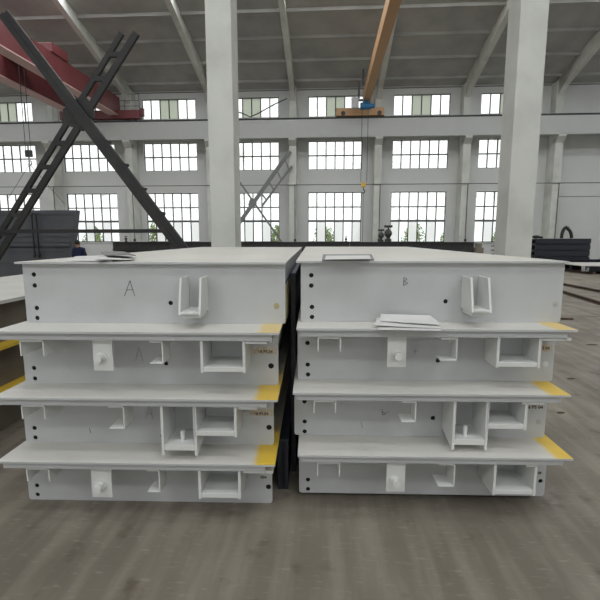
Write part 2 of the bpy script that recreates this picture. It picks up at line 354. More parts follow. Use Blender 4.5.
def module(X, Y, z, h, label, group, spec):
    o = empty('deck_module', (X, Y, z), -YS); tag(o, label, 'deck module', group)
    bpy.context.view_layer.update()
    holes = []
    for px, py, r in spec.get('holes', []):
        x, zz = loc(o, px, py, 0); holes.append((x, zz, r))
    sw = body(o, h, LEN, holes, top=bool(spec.get('top'))); OV = spec.get('ov', .28); le = spec.get('le', .022)
    top = spec['plate']
    if spec.get('top'):
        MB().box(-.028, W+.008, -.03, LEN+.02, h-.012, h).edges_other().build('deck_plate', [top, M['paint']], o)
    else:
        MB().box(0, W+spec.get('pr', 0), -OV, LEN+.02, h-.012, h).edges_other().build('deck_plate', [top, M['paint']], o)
        lx0, lx1 = .022, W-le
        MB().box(lx0, lx1, -OV+.020, -OV+.026, h-.052, h-.0125).box(lx0, lx1, -OV+.026, -OV+.06, h-.052, h-.046).build('edge_channel', M['paint'], o)
        MB().box(lx1-.001, lx1+.005, -OV+.020, -OV+.06, h-.062, h-.0125).build('end_cap', M['paint'], o)
    YF = -OV+.032
    for px0, px1, py in spec.get('u', []):
        x0, zb_ = loc(o, px0, py, YF); x1, _ = loc(o, px1, py, YF); zt = h-.0525; t = .007
        MB().box(x0, x0+t, YF, -.002, zb_, zt).box(x1-t, x1, YF, -.002, zb_, zt).box(x0, x1, YF, -.002, zt-.014, zt-.003).build('channel_bracket', M['paint_lug'], o)
    for px0, px1, py in spec.get('c', []):
        x0, zb_ = loc(o, px0, py, YF); x1, _ = loc(o, px1, py, YF); zt = h-.0525; t = .008
        MB().box(x1-t, x1, YF, -.10, zb_, zt).box(x0, x1, YF, -.10, zb_, zb_+t).box(x0, x1, YF, -.10, zt-.016, zt-.003).box(x1-t-.02, x1, -.11, -.002, zt-.05, zt).build('side_channel', M['paint_lug'], o, bevel=.003)
    for px0, px1, py, bx, by in spec.get('lug', []):
        x0, zb_ = loc(o, px0, py, YF+.02); x1, _ = loc(o, px1, py, YF+.02)
        lg = MB().box(x0, x1, YF+.02, YF+.032, zb_, h-.0125).build('lifting_lug', M['paint_lug'], o, bevel=.001)
        x, zz = loc(o, bx, by, YF+.02); hexbolt(o, x, zz, YF+.018).build('bolt', M['paint_lug'], lg)
    for px0, px1, py in spec.get('box', []):
        x0, zb_ = loc(o, px0, py, YF); x1, _ = loc(o, px1, py, YF); zt = h-.0125; t = .016
        MB().box(x0, x0+t, YF, -.001, zb_-.006, zt-.001).box(x1-t, x1, YF, -.001, zb_-.006, zt-.001).box(x0+t, x1-t, YF+.004, -.001, zb_, zb_+.028).build('box_bracket', M['paint_lug'], o, bevel=.002)
    for px0, px1, py, cx in spec.get('tall', []):
        x0, zb_ = loc(o, px0, py, YF); x1, _ = loc(o, px1, py, YF); zt = h-.0125; t = .016; zb_ = max(zb_, .012)
        tb = MB().prism([(x0,YF,zb_),(x0,-.001,zb_+.05),(x0,-.001,zt),(x0,YF,zt)], (t,0,0)).prism([(x1-t,YF,zb_),(x1-t,-.001,zb_+.05),(x1-t,-.001,zt),(x1-t,YF,zt)], (t,0,0)).box(x0+t, x1-t, YF+.004, -.001, zb_+.03, zb_+.065).build('deep_bracket', M['paint_lug'], o, bevel=.002)
        x, _ = loc(o, cx, py, YF+.07); MB().tube((x, YF+.07, zb_+.065), (x, YF+.07, zb_+.125), .0125, 14).build('stud', M['paint_lug'], tb)
    for px0, px1 in spec.get('strip', []):
        x0, _ = loc(o, px0, 345, YF); x1, _ = loc(o, px1, 345, YF)
        x0 = max(x0, 0)
        MB().box(x0, min(x1, W+.03), YF, YF+.12, h-.070, h-.056).box(x0, min(x1, W+.03), YF+.112, YF+.12, h-.056, h-.0125).build('angle_strip', M['paint_lug'], o)
    for px, py, r, mm in spec.get('plug', []):
        x, zz = loc(o, px, py, 0)
        MB().tube((x,-.002,zz), (x,.006,zz), r, 18).tube((x,-.006,zz), (x,-.001,zz), r*.55, 6).build('plug_bolt', M[mm], o)
    for txt, px, py, size, patch in spec.get('text', []):
        x, zz = loc(o, px, py, 0)
        if patch:
            (a, b0), (c, d0) = loc(o, patch[0], patch[3], 0), loc(o, patch[2], patch[1], 0)
            MB().box(a, c, -.0008, .0, b0, d0).build('rust_smudge', M['tan'], o)
        text_mesh('stencil_code', txt, size, M['stencil'], o, (x, -.0012, zz), .0006)
    for runs, m in spec.get('strokes', []): stroke(o, 'hand_marking', runs, M[m])
    for bl in spec.get('bracket', []):
        # open bracket welded on the web: tapered side cheeks, bottom plate, lower lip
        (px0, px1, pyt, pyb) = bl
        x0, zb_ = loc(o, px0, pyb, -.20); x1, _ = loc(o, px1, pyb, -.20); _, zt = loc(o, px0, pyt, -.15); t = .013
        ck = lambda x: [(x,-.20,zb_),(x,-.001,zb_-.0),(x,-.001,zt),(x,-.145,zt)]
        MB().prism(ck(x0), (t,0,0)).prism(ck(x1-t), (t,0,0)).box(x0+t, x1-t, -.197, -.001, zb_+.002, zb_+.016).box(x0+.012, x1-.012, -.16, -.002, zb_-.026, zb_-.001).build('wall_bracket', M['paint_lug'], o, bevel=.0015)
    MODS.append(o); return o
BH = .0145
def pm(n, xf, st, soft=.035, y_to=.12): return plate_mat('deck_paint_%s' % n, xf, st, soft, y_to=y_to)
GL = 'grey steel deck modules in the left stack'; GR = 'grey steel deck modules in the right stack'
YL, YR = 2.68, 2.71
def hl(*p): return [(a, b, BH) for a, b in p]
# left stack
module(-1.690, YL, 1.181, .377, 'uppermost deck module of left stack, marked with handwritten letter A', GL, dict(top=True, plate=M['plate_warm'],
    holes=hl((33.7,274.5),(34.6,285.5),(36.8,308),(37.3,318))+[(170.6,303,.014)], plug=[(276.5,306,.018,'plug')],
    bracket=[(178,200.5,278,315)],
    strokes=[([[(124.5,296),(130,280.5),(134.8,296)],[(126,290),(133.5,289.5)]],'mark')]))
module(-1.733, YL, .794, .387, 'second deck module from top of left stack, round bolted lug and pale yellow corner', GL, dict(ov=.255, pr=.026, le=.022, plate=pm('a',1.505,.62),
    holes=hl((34,368),(35,378.5))+[(166,363.5,.014),(271,366,.018)], u=[(20.5,44.5,356)], lug=[(94,113.5,370.6,101.3,357)], c=[(150,163.5,364)], box=[(200.7,245.5,372)], strip=[(245.5,267)],
    text=[('18 P5.04',258,353,.026,(253,347,277,354))], strokes=[([[(135.5,361),(138.8,347),(143,361)],[(136.5,356),(141.5,355.5)]],'faint')]))
module(-1.764, YL, .400, .394, 'third deck module from top of left stack, deep bracket holding an upright stud', GL, dict(ov=.255, pr=.045, le=.022, plate=pm('b',1.512,.95),
    holes=hl((34.5,428),(35.5,437.5))+[(162.5,436,.014),(269,427.5,.018)], u=[(22,45.5,419)], c=[(109,125,429)], tall=[(162,197.5,455.5,183.5)], box=[(193.5,237,436)], strip=[(237,256)],
    text=[('18 P5.04',254,415,.026,(250,409,273,416))], strokes=[([[(145.5,419),(149,405),(153,419)],[(146.5,414),(151.5,413.5)]],'faint'),([[(89.5,428),(91,433)]],'mark')]))
module(-1.778, YL, .0, .400, 'lowest deck module of left stack, resting on the floor with bright yellow corner', GL, dict(ov=.25, pr=.04, le=.022, plate=pm('c',1.515,1.0),
    holes=hl((37,485.5),(37.6,494.5))+[(268.6,487,.018)], u=[(27,50,481)], lug=[(92.5,112.5,497,100.8,485.5)], c=[(147.5,160.5,492.5)], box=[(198.7,241,498)], strip=[(241,272)],
    text=[('004',260.5,478.5,.026,None)]))
# right stack
module(.005, YR, 1.184, .379, 'uppermost deck module of right stack, marked with small handwritten letter B', GR, dict(top=True, plate=M['plate_warm'],
    holes=hl((311.3,275.3),(311.3,285.6),(312,307),(312,317))+[(445.6,301.4,.014)], plug=[(555.5,304,.017,'plugg')],
    bracket=[(472,492,278,313)],
    strokes=[([[(403.5,285.5),(403.8,277.5),(407,279),(404,281.5),(408,283),(403.5,285.5)]],'mark')]))
module(-.015, YR, .807, .377, 'second deck module from top of right stack, with round hole beside its side channel', GR, dict(ov=.22, le=.05, plate=pm('d',1.48,.72),
    holes=hl((307.5,343),(307.7,364.6),(308,374.5))+[(438,360.5,.015)], plug=[(545.5,364,.018,'paint_lug')], u=[(317.5,341,351.5)], lug=[(387,405.7,367,397,354.5)], c=[(440,457,361)], box=[(496,540,367)], strip=[(540,571)],
    text=[('5 04',542,349.5,.026,(541,344.5,552,351.5))], strokes=[([[(413,352),(418,351)],[(415.5,349),(415.5,354.5)]],'faint')]))
module(-.036, YR, .433, .374, 'third deck module from top of right stack, deep bracket with upright stud inside', GR, dict(ov=.245, le=.05, plate=pm('e',1.48,.95),
    holes=hl((304.5,401.5),(304.7,421.6),(304.7,431.5))+[(433,418,.015)], plug=[(538.5,422,.017,'plugg')], u=[(313.5,336,413)], c=[(401.5,416,422.5)], tall=[(451.5,487,450,464)], box=[(485,526.5,429)], strip=[(526.5,549)],
    text=[('6 P5 04',528,408.5,.030,None)], strokes=[([[(382,409),(382.3,415),(386,413.5),(382,411.5)],[(386.5,412),(388.5,412)]],'mark'),([[(361,422),(362.5,428)]],'mark')]))
module(-.006, YR, .030, .403, 'lowest deck module of right stack, bolted lug above the shadow on the floor', GR, dict(ov=.27, le=.05, plate=pm('f',1.50,1.0),
    holes=hl((308,479.7),(308,489))+[(434.5,476,.010),(540.5,481,.014)], u=[(317,340,476)], lug=[(386,404.7,491.5,395,480)], c=[(438,454.5,487)], box=[(492.5,535.5,494.5)], strip=[(535.5,548)],
    text=[('04',537.5,474,.024,None)]))
# packing timbers under the right stack
for i, yy in enumerate((.35, 2.2, 4.1)):
    t = empty('packing_timber', (0,0,0), 0); bpy.data.objects.remove(t)
    o = MB().box(-.72, .72, -.05, .05, 0, .029).build('packing_timber', M['wood'])
    o.location = (.79+yy*sin(YS), YR+yy*cos(YS)-.02, 0); o.rotation_euler = (0,0,-YS)
    tag(o, ['nearest','middle','farthest'][i]+' packing timber under the right stack of decks', 'timber', 'packing timbers under the right stack')
# blue line drawn on the top left module's side
s_ = MODS[0]
MB().bar((W+.0012, .02, .250), (W+.0012, 3.6, .250), .0016, .014).build('blue_marking', M['blue'], s_)

o = MB().box(-.015, .015, 0, 3.9, 0, 1.46).build('gap_shade_filler', M['blue_black']); o.location = (-.056+.35*sin(YS), YL+.35, 0); o.rotation_euler = (0,0,-YS)  # added filler sheet: its black stands in for deep shade between the stacks
tag(o, 'black filler sheet standing in for the shade in the gap between both stacks', 'steel plate')
o = MB().box(-.036, .036, 0, 4.0, .0, .02).box(-.036, .036, 0, 4.0, .34, .36).box(-.012, .012, 0, 4.0, .02, .34).box(-.036, .036, 0, .012, .02, .34).build('steel_beam', M['blue_black']); o.location = (-.118+.12*sin(YS), YL+.12, 0); o.rotation_euler = (0,0,-YS)  # added beam-shaped filler, keeps the foot of the gap as dark as shade
tag(o, 'low black filler beam standing in for shade near the floor between both stacks', 'steel beam')
# third stack at the far left
def side_module(X, Y, z, h, label, ydeck):
    o = empty('deck_module', (X, Y, z), -YS); tag(o, label, 'deck module', 'deck modules in the half-seen stack at the left edge')
    MB().box(-.0, W, -OV, LEN+.3, h-.03, h).build('deck_plate', ydeck, o)
    MB().box(W-.13, W-.12, .0, LEN+.3, .001, h-.031).box(.12, .13, 0, LEN+.3, .001, h-.031).build('side_web', M['brown'], o)
    for ye in (0, LEN+.28): MB().box(.131, W-.131, ye, ye+.01, .001, h-.031).build('end_web', M['paint'], o)
    return o
py = pm('g', 1.47, 1.0, .004, None)
side_module(-4.17, 2.55, .785, .39, 'topmost deck module of the stack at left edge, plain white top', M['plate_plain'])
side_module(-4.17, 2.55, .395, .39, 'middle deck module of the stack at left edge, yellow plate edge', py)
side_module(-4.17, 2.55, .0, .395, 'bottom deck module of the stack at left edge, yellow plate edge near floor', py)

# ------------------------------------------------------------------ papers
def flatpt(x, y, z):
    d = ray(x, y); p = Vector((0,0,HC))+d*((z-HC)/d.z); return p.x, p.y
def sheet(label, quad, z, curl, m, th=.004, group=None, cat='paper'):
    """quad: four floor-plan corners (near-left, near-right, far-right, far-left); curl(u, v) lifts it"""
    nu, nv = 10, 6; c = sum((Vector((*q, 0)) for q in quad), Vector())/4; b = MB(); vs = []
    for lay in (0, 1):
        for j in range(nv+1):
            for i in range(nu+1):
                u, v = i/nu, j/nv
                a = Vector(quad[0]).lerp(Vector(quad[1]), u); d = Vector(quad[3]).lerp(Vector(quad[2]), u); p = a.lerp(d, v)
                vs.append((p.x-c.x, p.y-c.y, curl(u, v)+lay*th))
    N = (nu+1)*(nv+1); q = lambda l, i, j: l*N+j*(nu+1)+i; fs = []
    for j in range(nv):
        for i in range(nu):
            fs.append((q(1,i,j),q(1,i+1,j),q(1,i+1,j+1),q(1,i,j+1))); fs.append((q(0,i,j),q(0,i,j+1),q(0,i+1,j+1),q(0,i+1,j)))
    for i in range(nu): fs += [(q(0,i,0),q(0,i+1,0),q(1,i+1,0),q(1,i,0)), (q(0,i,nv),q(1,i,nv),q(1,i+1,nv),q(0,i+1,nv))]
    for j in range(nv): fs += [(q(0,0,j),q(1,0,j),q(1,0,j+1),q(0,0,j+1)), (q(0,nu,j),q(0,nu,j+1),q(1,nu,j+1),q(1,nu,j))]
    b.add(vs, fs); o = b.build('paper_sheet', m); o.location = (c.x, c.y, z); tag(o, label, cat, group); return o
zl = 1.5585; zr = 1.5635
gp = 'papers on top of the left stack'
sheet('wide pale paper sheet lying lowest at left on top of the left stack', [flatpt(64,261.5,zl), flatpt(112,261.8,zl), flatpt(118,257,zl), flatpt(76,257,zl)], zl, lambda u,v: .004*sin(3*u), M['paper'], .006, gp)
sheet('pale paper sheet near front edge of left stack, under the grey one', [flatpt(96,260.8,zl+.01), flatpt(132,259.5,zl+.01), flatpt(136,257,zl+.01), flatpt(104,256.5,zl+.01)], zl+.008, lambda u,v: .003*sin(4*u+1)+.003, M['paper'], .006, gp)
sheet('dark grey curled sheet lying uppermost on the papers of left stack', [flatpt(108,257.4,zl+.02), flatpt(136,257.8,zl+.02), flatpt(124,253.6,zl+.02), flatpt(101,254.2,zl+.02)], zl+.030, lambda u,v: .005*sin(3*u), M['paperg'], .006, gp)
sheet('thick flat grey folder on the top plate of right stack', [flatpt(322,261,zr), flatpt(374,260.6,zr), flatpt(371.5,255.5,zr), flatpt(323,255.6,zr)], zr, lambda u,v: 0, M['paperd'], .010, 'papers on top of the right stack')
sheet('pale sheet lying on the grey folder of right stack', [flatpt(325,259.6,zr+.012), flatpt(371,259.4,zr+.012), flatpt(369.5,256.0,zr+.012), flatpt(326,256.0,zr+.012)], zr+.011, lambda u,v: .001+.002*u, M['paper'], .003, 'papers on top of the right stack')
zs = 1.185; gq = 'papers on the ledge of the right stack'
def q4(*p): return [flatpt(x, y, zs) for x, y in p]
sheet('bottom paper sheet of the bundle on the right stack ledge, overhanging the edge', q4((378,330.0),(441,331.2),(436,323.2),(378,323.2)), zs, lambda u,v: .001, M['paper'], .004, gq)
sheet('middle paper sheet of the bundle on the right stack ledge, curling at left', q4((374.5,328.2),(440,329.6),(434,323.0),(377,323.0)), zs+.008, lambda u,v: .010*(1-u)**2+.012*v, M['paper'], .004, gq)
sheet('top paper sheet of the bundle on the right stack ledge, leaning on the web', q4((380,326.0),(441,328.8),(430,322.8),(380.5,322.8)), zs+.022, lambda u,v: .020*v+.008*(1-u), M['paper'], .005, gq)

# ------------------------------------------------------------------ column bracing (dark) of the middle row
DBR = DM-.10
def P(x, y, dy=0): s, z = bpt(x, y, DBR+dy); return Vector((s, DBR+dy, z))
br = bthing('cross_bracing', 0, 0, 0, 'dark steel X-shaped cross bracing between columns at the left', 'bracing')
def ext(a, b, t): return a+(b-a)*t
def chord(name, a, b, w=.10, d=.07, m='brace', parent=None):
    return MB().bar(a, b, d, w, up=((b-a).cross(Vector((0,1,0)))).normalized()).build(name, M[m], parent or br)
a0, a1 = P(10,217.5), P(96,76); b0, b1 = P(22,218), P(110,76)
A0, A1 = ext(a0,a1,-.42), ext(a0,a1,1.28); B0, B1 = ext(b0,b1,-.42), ext(b0,b1,1.28)
chord('brace_chord', A0, A1, .095); chord('brace_chord', B0, B1, .125)
for t in (-.30,-.12,.02,.20,.37,.54,.70,.98,1.14): 
    p, q = ext(a0,a1,t), ext(b0,b1,t); q = q+(b1-b0).normalized()*(.0); MB().bar(p, q, .08, .09, up=(0,0,1)).build('batten', M['brace'], br)
c0, c1 = P(50.5,77.5), P(174,241); d0, d1 = P(57,77.5), P(186,247)
C0, C1 = ext(c0,c1,-.35), ext(c0,c1,1.10); D0_, D1_ = ext(d0,d1,-.35), ext(d0,d1,1.10)
sh = Vector((0,-.10,0))
chord('brace_chord', C0+sh, C1+sh, .115); chord('brace_chord', D0_+sh, D1_+sh, .12)
for t in (.38,.515,.655,.80):
    p, q = ext(c0,c1,t)+sh, ext(d0,d1,t)+sh; dd = (q-p).normalized(); MB().bar(p, q+Vector((.12,0,.0)), .08, .05).build('batten', M['brace'], br)
gs = [P(*q, -.03) for q in ((62,124),(63,109),(74,99),(84,95),(92,104),(94,118),(82,131),(76,128))]
MB().prism(gs, (0,.05,0)).build('gusset_plate', M['brace'], br)
t0, t1 = P(-80,231.5,-.02), P(164,231,-.02)
MB().bar(t0, t1, .08, .075).build('tie_bar', M['brace'], br)

# lighter cross bracing beside the back wall
DB2 = DB-1.16
def P2(x, y, dy=0): s, z = bpt(x, y, DB2+dy); return Vector((s, DB2+dy, z))
b2 = bthing('cross_bracing', 0, 0, 0, 'thin grey cross bracing in front of windows between back wall pilasters', 'bracing')
def ch2(a, b, w, m='braceg'): return MB().bar(a, b, .06, w, up=((b-a).cross(Vector((0,1,0)))).normalized()).build('brace_chord', M[m], b2)
u0, u1 = P2(214,259), P2(290,151)
ch2(u0, u1, .26)
w0, w1 = P2(262,206), P2(292,166)
ch2(w0, w1, .13)
for t in (.15,.4,.65,.9):
    MB().bar(ext(P2(256,199), P2(288,154), t), ext(w0, w1, t), .05, .09).build('batten', M['braceg'], b2)
ch2(P2(225,161), P2(283,244), .12)
MB().prism([P2(*q, -.04) for q in ((248,205),(250,199),(254,199),(257,203),(254,208),(250,208))], (0,.02,0)).build('gusset_plate', M['braceg'], b2)
cab = [(228,109),(243,113.5),(250,117),(258,113.5),(275,104),(287,98.5)]
o = bframe(MB().path([P2(*q) for q in cab], .035).build('slack_cable', M['dark'])); tag(o, 'slack dark cable sagging across the high windows right of the left column', 'cable')

# ------------------------------------------------------------------ cranes
zr_ = bz1+.14                                      # top of rail
rc = bthing('overhead_crane', 0, 0, 0, 'red double-girder overhead travelling crane at upper left', 'overhead crane')
DR = DB-1.27
s2 = bpt(113,118,DR)[0]; s1 = bpt(76,118,DR)[0]
for s_c in (s1, s2):
    MB().box(s_c-.03, s_c+.42, DM-.3, DR+.2, zr_+.34, zr_+1.5, 0).build('girder', M['red'], rc)
    MB().box(s_c-.14, s_c+.50, DM-.3, DR+.2, zr_+.29, zr_+.34, 0).build('bottom_flange', M['pink'], rc)
e = MB().box(s1-1.0, s2+1.9, DR-.22, DR+.22, zr_+.08, zr_+.62).build('end_truck', M['red'], rc, bevel=.03)
for q in (s1-.6, s2+1.5): MB().tube((q, DR-.08, zr_+.2), (q, DR+.08, zr_+.2), .199, 18).build('wheel', M['dark'], e)
MB().box(s2+1.9, s2+2.1, DR-.12, DR+.12, zr_+.25, zr_+.75).build('buffer', M['red'], e)
hr = MB()
for zq in (1.0, 1.35, 1.75): hr.bar((s1-.8, DR+.3, zr_+zq), (s2+1.7, DR+.3, zr_+zq), .04, .04)
for q in range(6): x = s1-.8+(s2-s1+2.5)*q/5; hr.bar((x, DR+.3, zr_+.55), (x, DR+.3, zr_+1.77), .04, .04)
hr.build('handrail', M['braceg'], rc)
MB().box(s1-.1, s2+.5, 22.6, 24.0, zr_+1.501, zr_+1.95).build('trolley', M['red'], rc, bevel=.03)
# red crane's hook ropes and sling
Dh = 23.3
hs, hz_ = bpt(29,156,Dh); h = bthing('crane_hook', hs, Dh, hz_, 'small crane hook on thin ropes hanging at upper left', 'crane hook')
top = zr_+1.5-hz_
MB().tube((-.16,0,.2),(-.16,0,top),.018,5).tube((.12,0,.2),(.12,0,top),.018,5).build('hoist_rope', M['dark'], h)
MB().box(-.18,.18,-.08,.08,-.05,.30).build('hook_block', M['dark'], h, bevel=.03)
MB().path([(0,0,-.05),(0,0,-.2),(.10,0,-.28),(.12,0,-.4),(.03,0,-.48),(-.08,0,-.43)], .035, 8).build('hook', M['paint'], h)
MB().tube((0,0,-.42),(-1.45,0,-2.3),.012,5).tube((0,0,-.42),(1.75,0,-2.5),.012,5).build('sling', M['dark'], h)
# orange crane
oc = bthing('overhead_crane', 0, 0, 0, 'orange single-girder overhead crane near centre top', 'overhead crane')
sa, sb = bpt(336,113,DR)[0], bpt(384,113,DR)[0]; sg = bpt(365,105,DR)[0]
e = MB().box(sa, sb, DR-.2, DR+.2, zr_+.03, zr_+.50).build('end_truck', M['orange'], oc, bevel=.02)
for q in (sa+.45, sb-.3): MB().tube((q, DR-.22, zr_+.17), (q, DR-.1, zr_+.17), .14, 18).build('wheel', M['dark'], e)
MB().box(sg-.15, sg+.18, DM-.3, DR+.1, zr_+.66, zr_+1.45).build('girder', M['orange'], oc)
MB().box(sg-.20, sg+.23, DM-.3, DR+.1, zr_+.63, zr_+.66).build('bottom_flange', M['orange'], oc)
Dt = 28.6; st, zt = bpt(366,103,Dt)
ho = MB().tube((st-.35, Dt-.1, zr_+.30),(st+.30, Dt-.1, zr_+.30), .20, 16).tube((st+.30,Dt-.1,zr_+.30),(st+.5,Dt-.1,zr_+.30), .13, 12).box(st-.12, st+.12, Dt-.15, Dt+.1, zr_+.45, zr_+.64).build('hoist_motor', M['motor'], oc)
cxs, cz = bpt(355,103,Dt); MB().box(cxs-.22, cxs+.22, Dt-.1, Dt+.1, cz-.32, cz+.32).build('control_box', M['paint'], oc, bevel=.02)
MB().box(cxs+.1, st-.2, Dt-.03, Dt+.03, cz+.1, cz+.22).build('support_arm', M['dark'], oc)
px_, pz_ = bpt(359,90,Dt); MB().box(px_-.06, px_+.06, Dt-.05, Dt+.05, pz_-.5, pz_+.5).box(px_+.18, px_+.3, Dt-.05, Dt+.05, pz_+.3, pz_+1.2).build('cable_carrier', M['dark'], oc)
kx, kz = bpt(363.5,185,Dt)
MB().tube((kx-.17, Dt, kz+.2),(kx-.17, Dt, zr_+.2),.018,5).tube((kx+.2, Dt, kz+.2),(kx+.2, Dt, zr_+.2),.018,5).build('hoist_rope', M['dark'], oc)
hb = MB().box(kx-.14, kx+.14, Dt-.08, Dt+.08, kz-.12, kz+.15).build('hook_block', M['yellow'], oc, bevel=.04)
MB().path([(kx,Dt,kz-.14),(kx,Dt,kz-.28),(kx+.1,Dt,kz-.36),(kx+.05,Dt,kz-.5),(kx-.08,Dt,kz-.46)], .03, 8).build('hook', M['dark'], hb)
MB().tube((kx, Dt, kz-.45), (kx, Dt, kz-3.6), .014, 5).build('chain', M['dark'], hb)

# ------------------------------------------------------------------ steel stock on the floor behind
def hbeam(L, h, w, tf=.02, tw=.014):
    return MB().box(0, L, -w/2, w/2, 0, tf).box(0, L, -w/2, w/2, h-tf, h).box(0, L, -tw/2, tw/2, tf, h-tf)
D27 = 27.0
sL = bpt(113,246,D27)[0]; sR = bpt(474,246,D27)[0]; seg = (sR-sL)/3
proto = hbeam(seg-.012, .49, .3).build('steel_beam', M['pile'])
first = True
for j, part in enumerate(('left', 'middle', 'right')):
    for l, lay in enumerate(('bottom', 'middle', 'top')):
        o = proto if first else proto.copy()
        if not first: C.objects.link(o)
        first = False
        o.location = bloc(sL+seg*j, D27+.0, l*.491); o.rotation_euler = (0,0,-YAW)
        tag(o, 'dark steel beam in the %s layer, %s length of long pile below windows' % (lay, part), 'steel beam', 'dark steel beams in the long pile below the windows')
o = bframe(MB().box(sR+.02, sR+.5, D27-.25, D27+.25, .0, 1.15).box(sR+.1, sR+.4, D27-.2, D27+.2, 1.15, 1.4).build('steel_crate', M['brown'], bevel=.02)); tag(o, 'brownish steel crate at the right end of long beam pile', 'crate')
def valve(px, ztop, label, s=1.0):
    sx = bpt(px, 240, D27)[0]; o = bthing('valve_fitting', sx, D27, 1.472, label, 'fitting', 'fittings standing on the long beam pile'); 
    MB().tube((0,0,0),(0,0,.12*s),.14*s,10).tube((0,0,.12*s),(0,0,.5*s),.07*s,8).build('valve_body', M['dark'], o)
    MB().sphere((0,0,.34*s),.16*s,10,7).build('bulb', M['dark'], o)
    MB().tube((-.16*s,0,.62*s),(.16*s,0,.62*s),.05*s,8).tube((0,0,.45*s),(0,0,.66*s),.03*s,6).build('hand_wheel', M['dark'], o)
valve(346, 0, 'small dark fitting on beam pile below the window left of hook', .5)
valve(381, 0, 'left dark valve fitting of the pair on beam pile', 1.15)
valve(388, 0, 'right taller dark valve fitting of the pair on beam pile', 1.5)
valve(126, 0, 'small dark machine part on left end of the long beam pile', .55)
# right dark pile of wide channels
D25 = 25.5
pa, pb = bpt(532.5,250,D25)[0], bpt(587,250,D25)[0]
zt = bpt(560,238.5,D25)[1]; lh = bpt(560,238.5,D25)[1]-bpt(560,244.3,D25)[1]
lays = int(zt/lh); lh = zt/lays
names = ['lowest','second','third','fourth','fifth','sixth','seventh']
for l in range(lays):
    b = MB(); z0 = l*lh; nx = .012*math.sin(l*2.1)
    b.box(pa+nx, pb+nx, D25-.3, D25+.3, z0+lh-.05, z0+lh-.005).box(pa+nx, pb+nx, D25-.3, D25-.27, z0+.07, z0+lh-.05).box(pa+nx, pb+nx, D25-.24, D25+.24, z0, z0+.07).box(pa+nx, pb+nx, D25+.27, D25+.3, z0+.07, z0+lh-.05)
    o = bframe(b.build('steel_channel', M['blue_black'])); tag(o, 'blue-black steel channel, %s from the floor in pile at right' % names[l], 'steel channel', 'blue-black channels in the pile at right')
hx = bpt(567,238,D25)[0]
o = bframe(MB().path([(hx-.30+.27*(1-cos(a)), D25+.05*sin(a), zt+.02+.60*sin(a)*(1 if a < 1.7 else .85)) for a in [pi*i/12 for i in range(13)]], .085, 10).build('hose', M['black'], smooth=True)); tag(o, 'thick black hose arching on top of the right channel pile', 'hose')
hx = bpt(536,236,D25)[0]
o = bframe(MB().sphere((hx,D25,zt+.092),(.22,.2,.09),10,6).sphere((hx+.25,D25,zt+.062),(.14,.15,.06),8,5).build('sling_bundle', M['black'], smooth=True)); tag(o, 'black lump of folded sling on left end of right channel pile', 'sling')
# post with arms near right column
ps, _ = bpt(496,250,22.0); rk = bthing('storage_rack', ps, 22.0, 0, 'dark upright post with short side arms left of right column', 'rack')
_, zt2 = bpt(496,239,22.0)
MB().box(-.07,.07,-.07,.07,0,zt2).build('post', M['dark'], rk)
MB().box(-.3,.3,-.25,.25,0,.03).build('base_plate', M['dark'], rk)
for q in range(4): MB().box(-.24,-.06,-.04,.04,zt2-.16-.2*q,zt2-.11-.2*q).build('arm', M['dark'], rk)
# white-topped pallet of plate at far right with black beams below
wp = bthing('plate_stack', 0, 0, 0, 'white plate raised on low black beams at right edge', 'steel plate')
wa = bflat(566,264,.40)[0]; 
MB().box(wa, wa+5, 21.6, 24.6, .38, .42).build('white_plate', M['plate_plain'], wp)
for dq in (21.75, 23.1, 24.3): MB().box(wa+.25, wa+5, dq, dq+.22, .12, .379).build('black_beam', M['blue_black'], wp)
for q in (.45, 2.2, 4.2): MB().box(wa+q, wa+q+.15, 21.65, 24.5, 0, .119).build('skid', M['wood'], wp)
MB().box(wa-.05, wa+.07, 21.6, 21.7, .14, .38).box(wa-.05, wa+.25, 21.6, 21.7, .14, .19).box(wa+.18, wa+.25, 21.6, 21.7, .14, .32).build('clamp', M['paint'], wp)
o = bframe(MB().box(wa-.1, wa+5, 24.95, 25.1, .0, .06).box(wa-.1, wa+5, 24.95, 25.1, .50, .56).box(wa-.1, wa+5, 25.0, 25.04, .06, .50).build('steel_beam', M['blue_black'])); tag(o, 'black beam standing on the floor behind the white plate at right', 'steel beam')
# rails in the floor
g0 = 'rusty transfer rails in the floor at right'
def raillab(p0, p1, label, h=.07):
    a = bflat(*p0, 0); b = bflat(*p1, 0); d = (Vector(b)-Vector(a)).normalized(); a = Vector(a)-d*.2; b = Vector(b)+d*4
    m = (a+b)/2; c = MB()
    A = Vector((*(a-m),0)); B = Vector((*(b-m),0)); z = Vector((0,0,1))
    c.bar(A+z*.006, B+z*.006, .16, .012).bar(A+z*h*.5, B+z*h*.5, .025, h*.9).bar(A+z*h, B+z*h, .08, .025)
    o = c.build('floor_rail', M['rust']); o.location = bloc(m.x, m.y, 0); o.rotation_euler = (0,0,-YAW); tag(o, label, 'rail', g0)
raillab((564,285.5),(600,292.5),'farther rusty rail running across the floor at right edge')
raillab((564,293.5),(600,304.5),'nearer rusty rail running across the floor at right edge')
jx = bflat(560,316,0); jy = bflat(640,316,0)
o = bframe(MB().box(jx[0]-.5, jy[0]+3, jx[1]-.012, jx[1]+.012, 0, .004).build('trim_3', M['rust'])); struct(o)
fx, fy = flatpt(563,319.5,0); o = MB().bar((-.12,0,.02),(.14,-.03,.02),.05,.04).bar((-.05,.05,.02),(.02,-.08,.02),.03,.03).build('steel_offcut', M['rust']); o.location = (fx+.05, fy, 0); tag(o, 'small rusty steel offcut on the floor beside right stack', 'offcut')
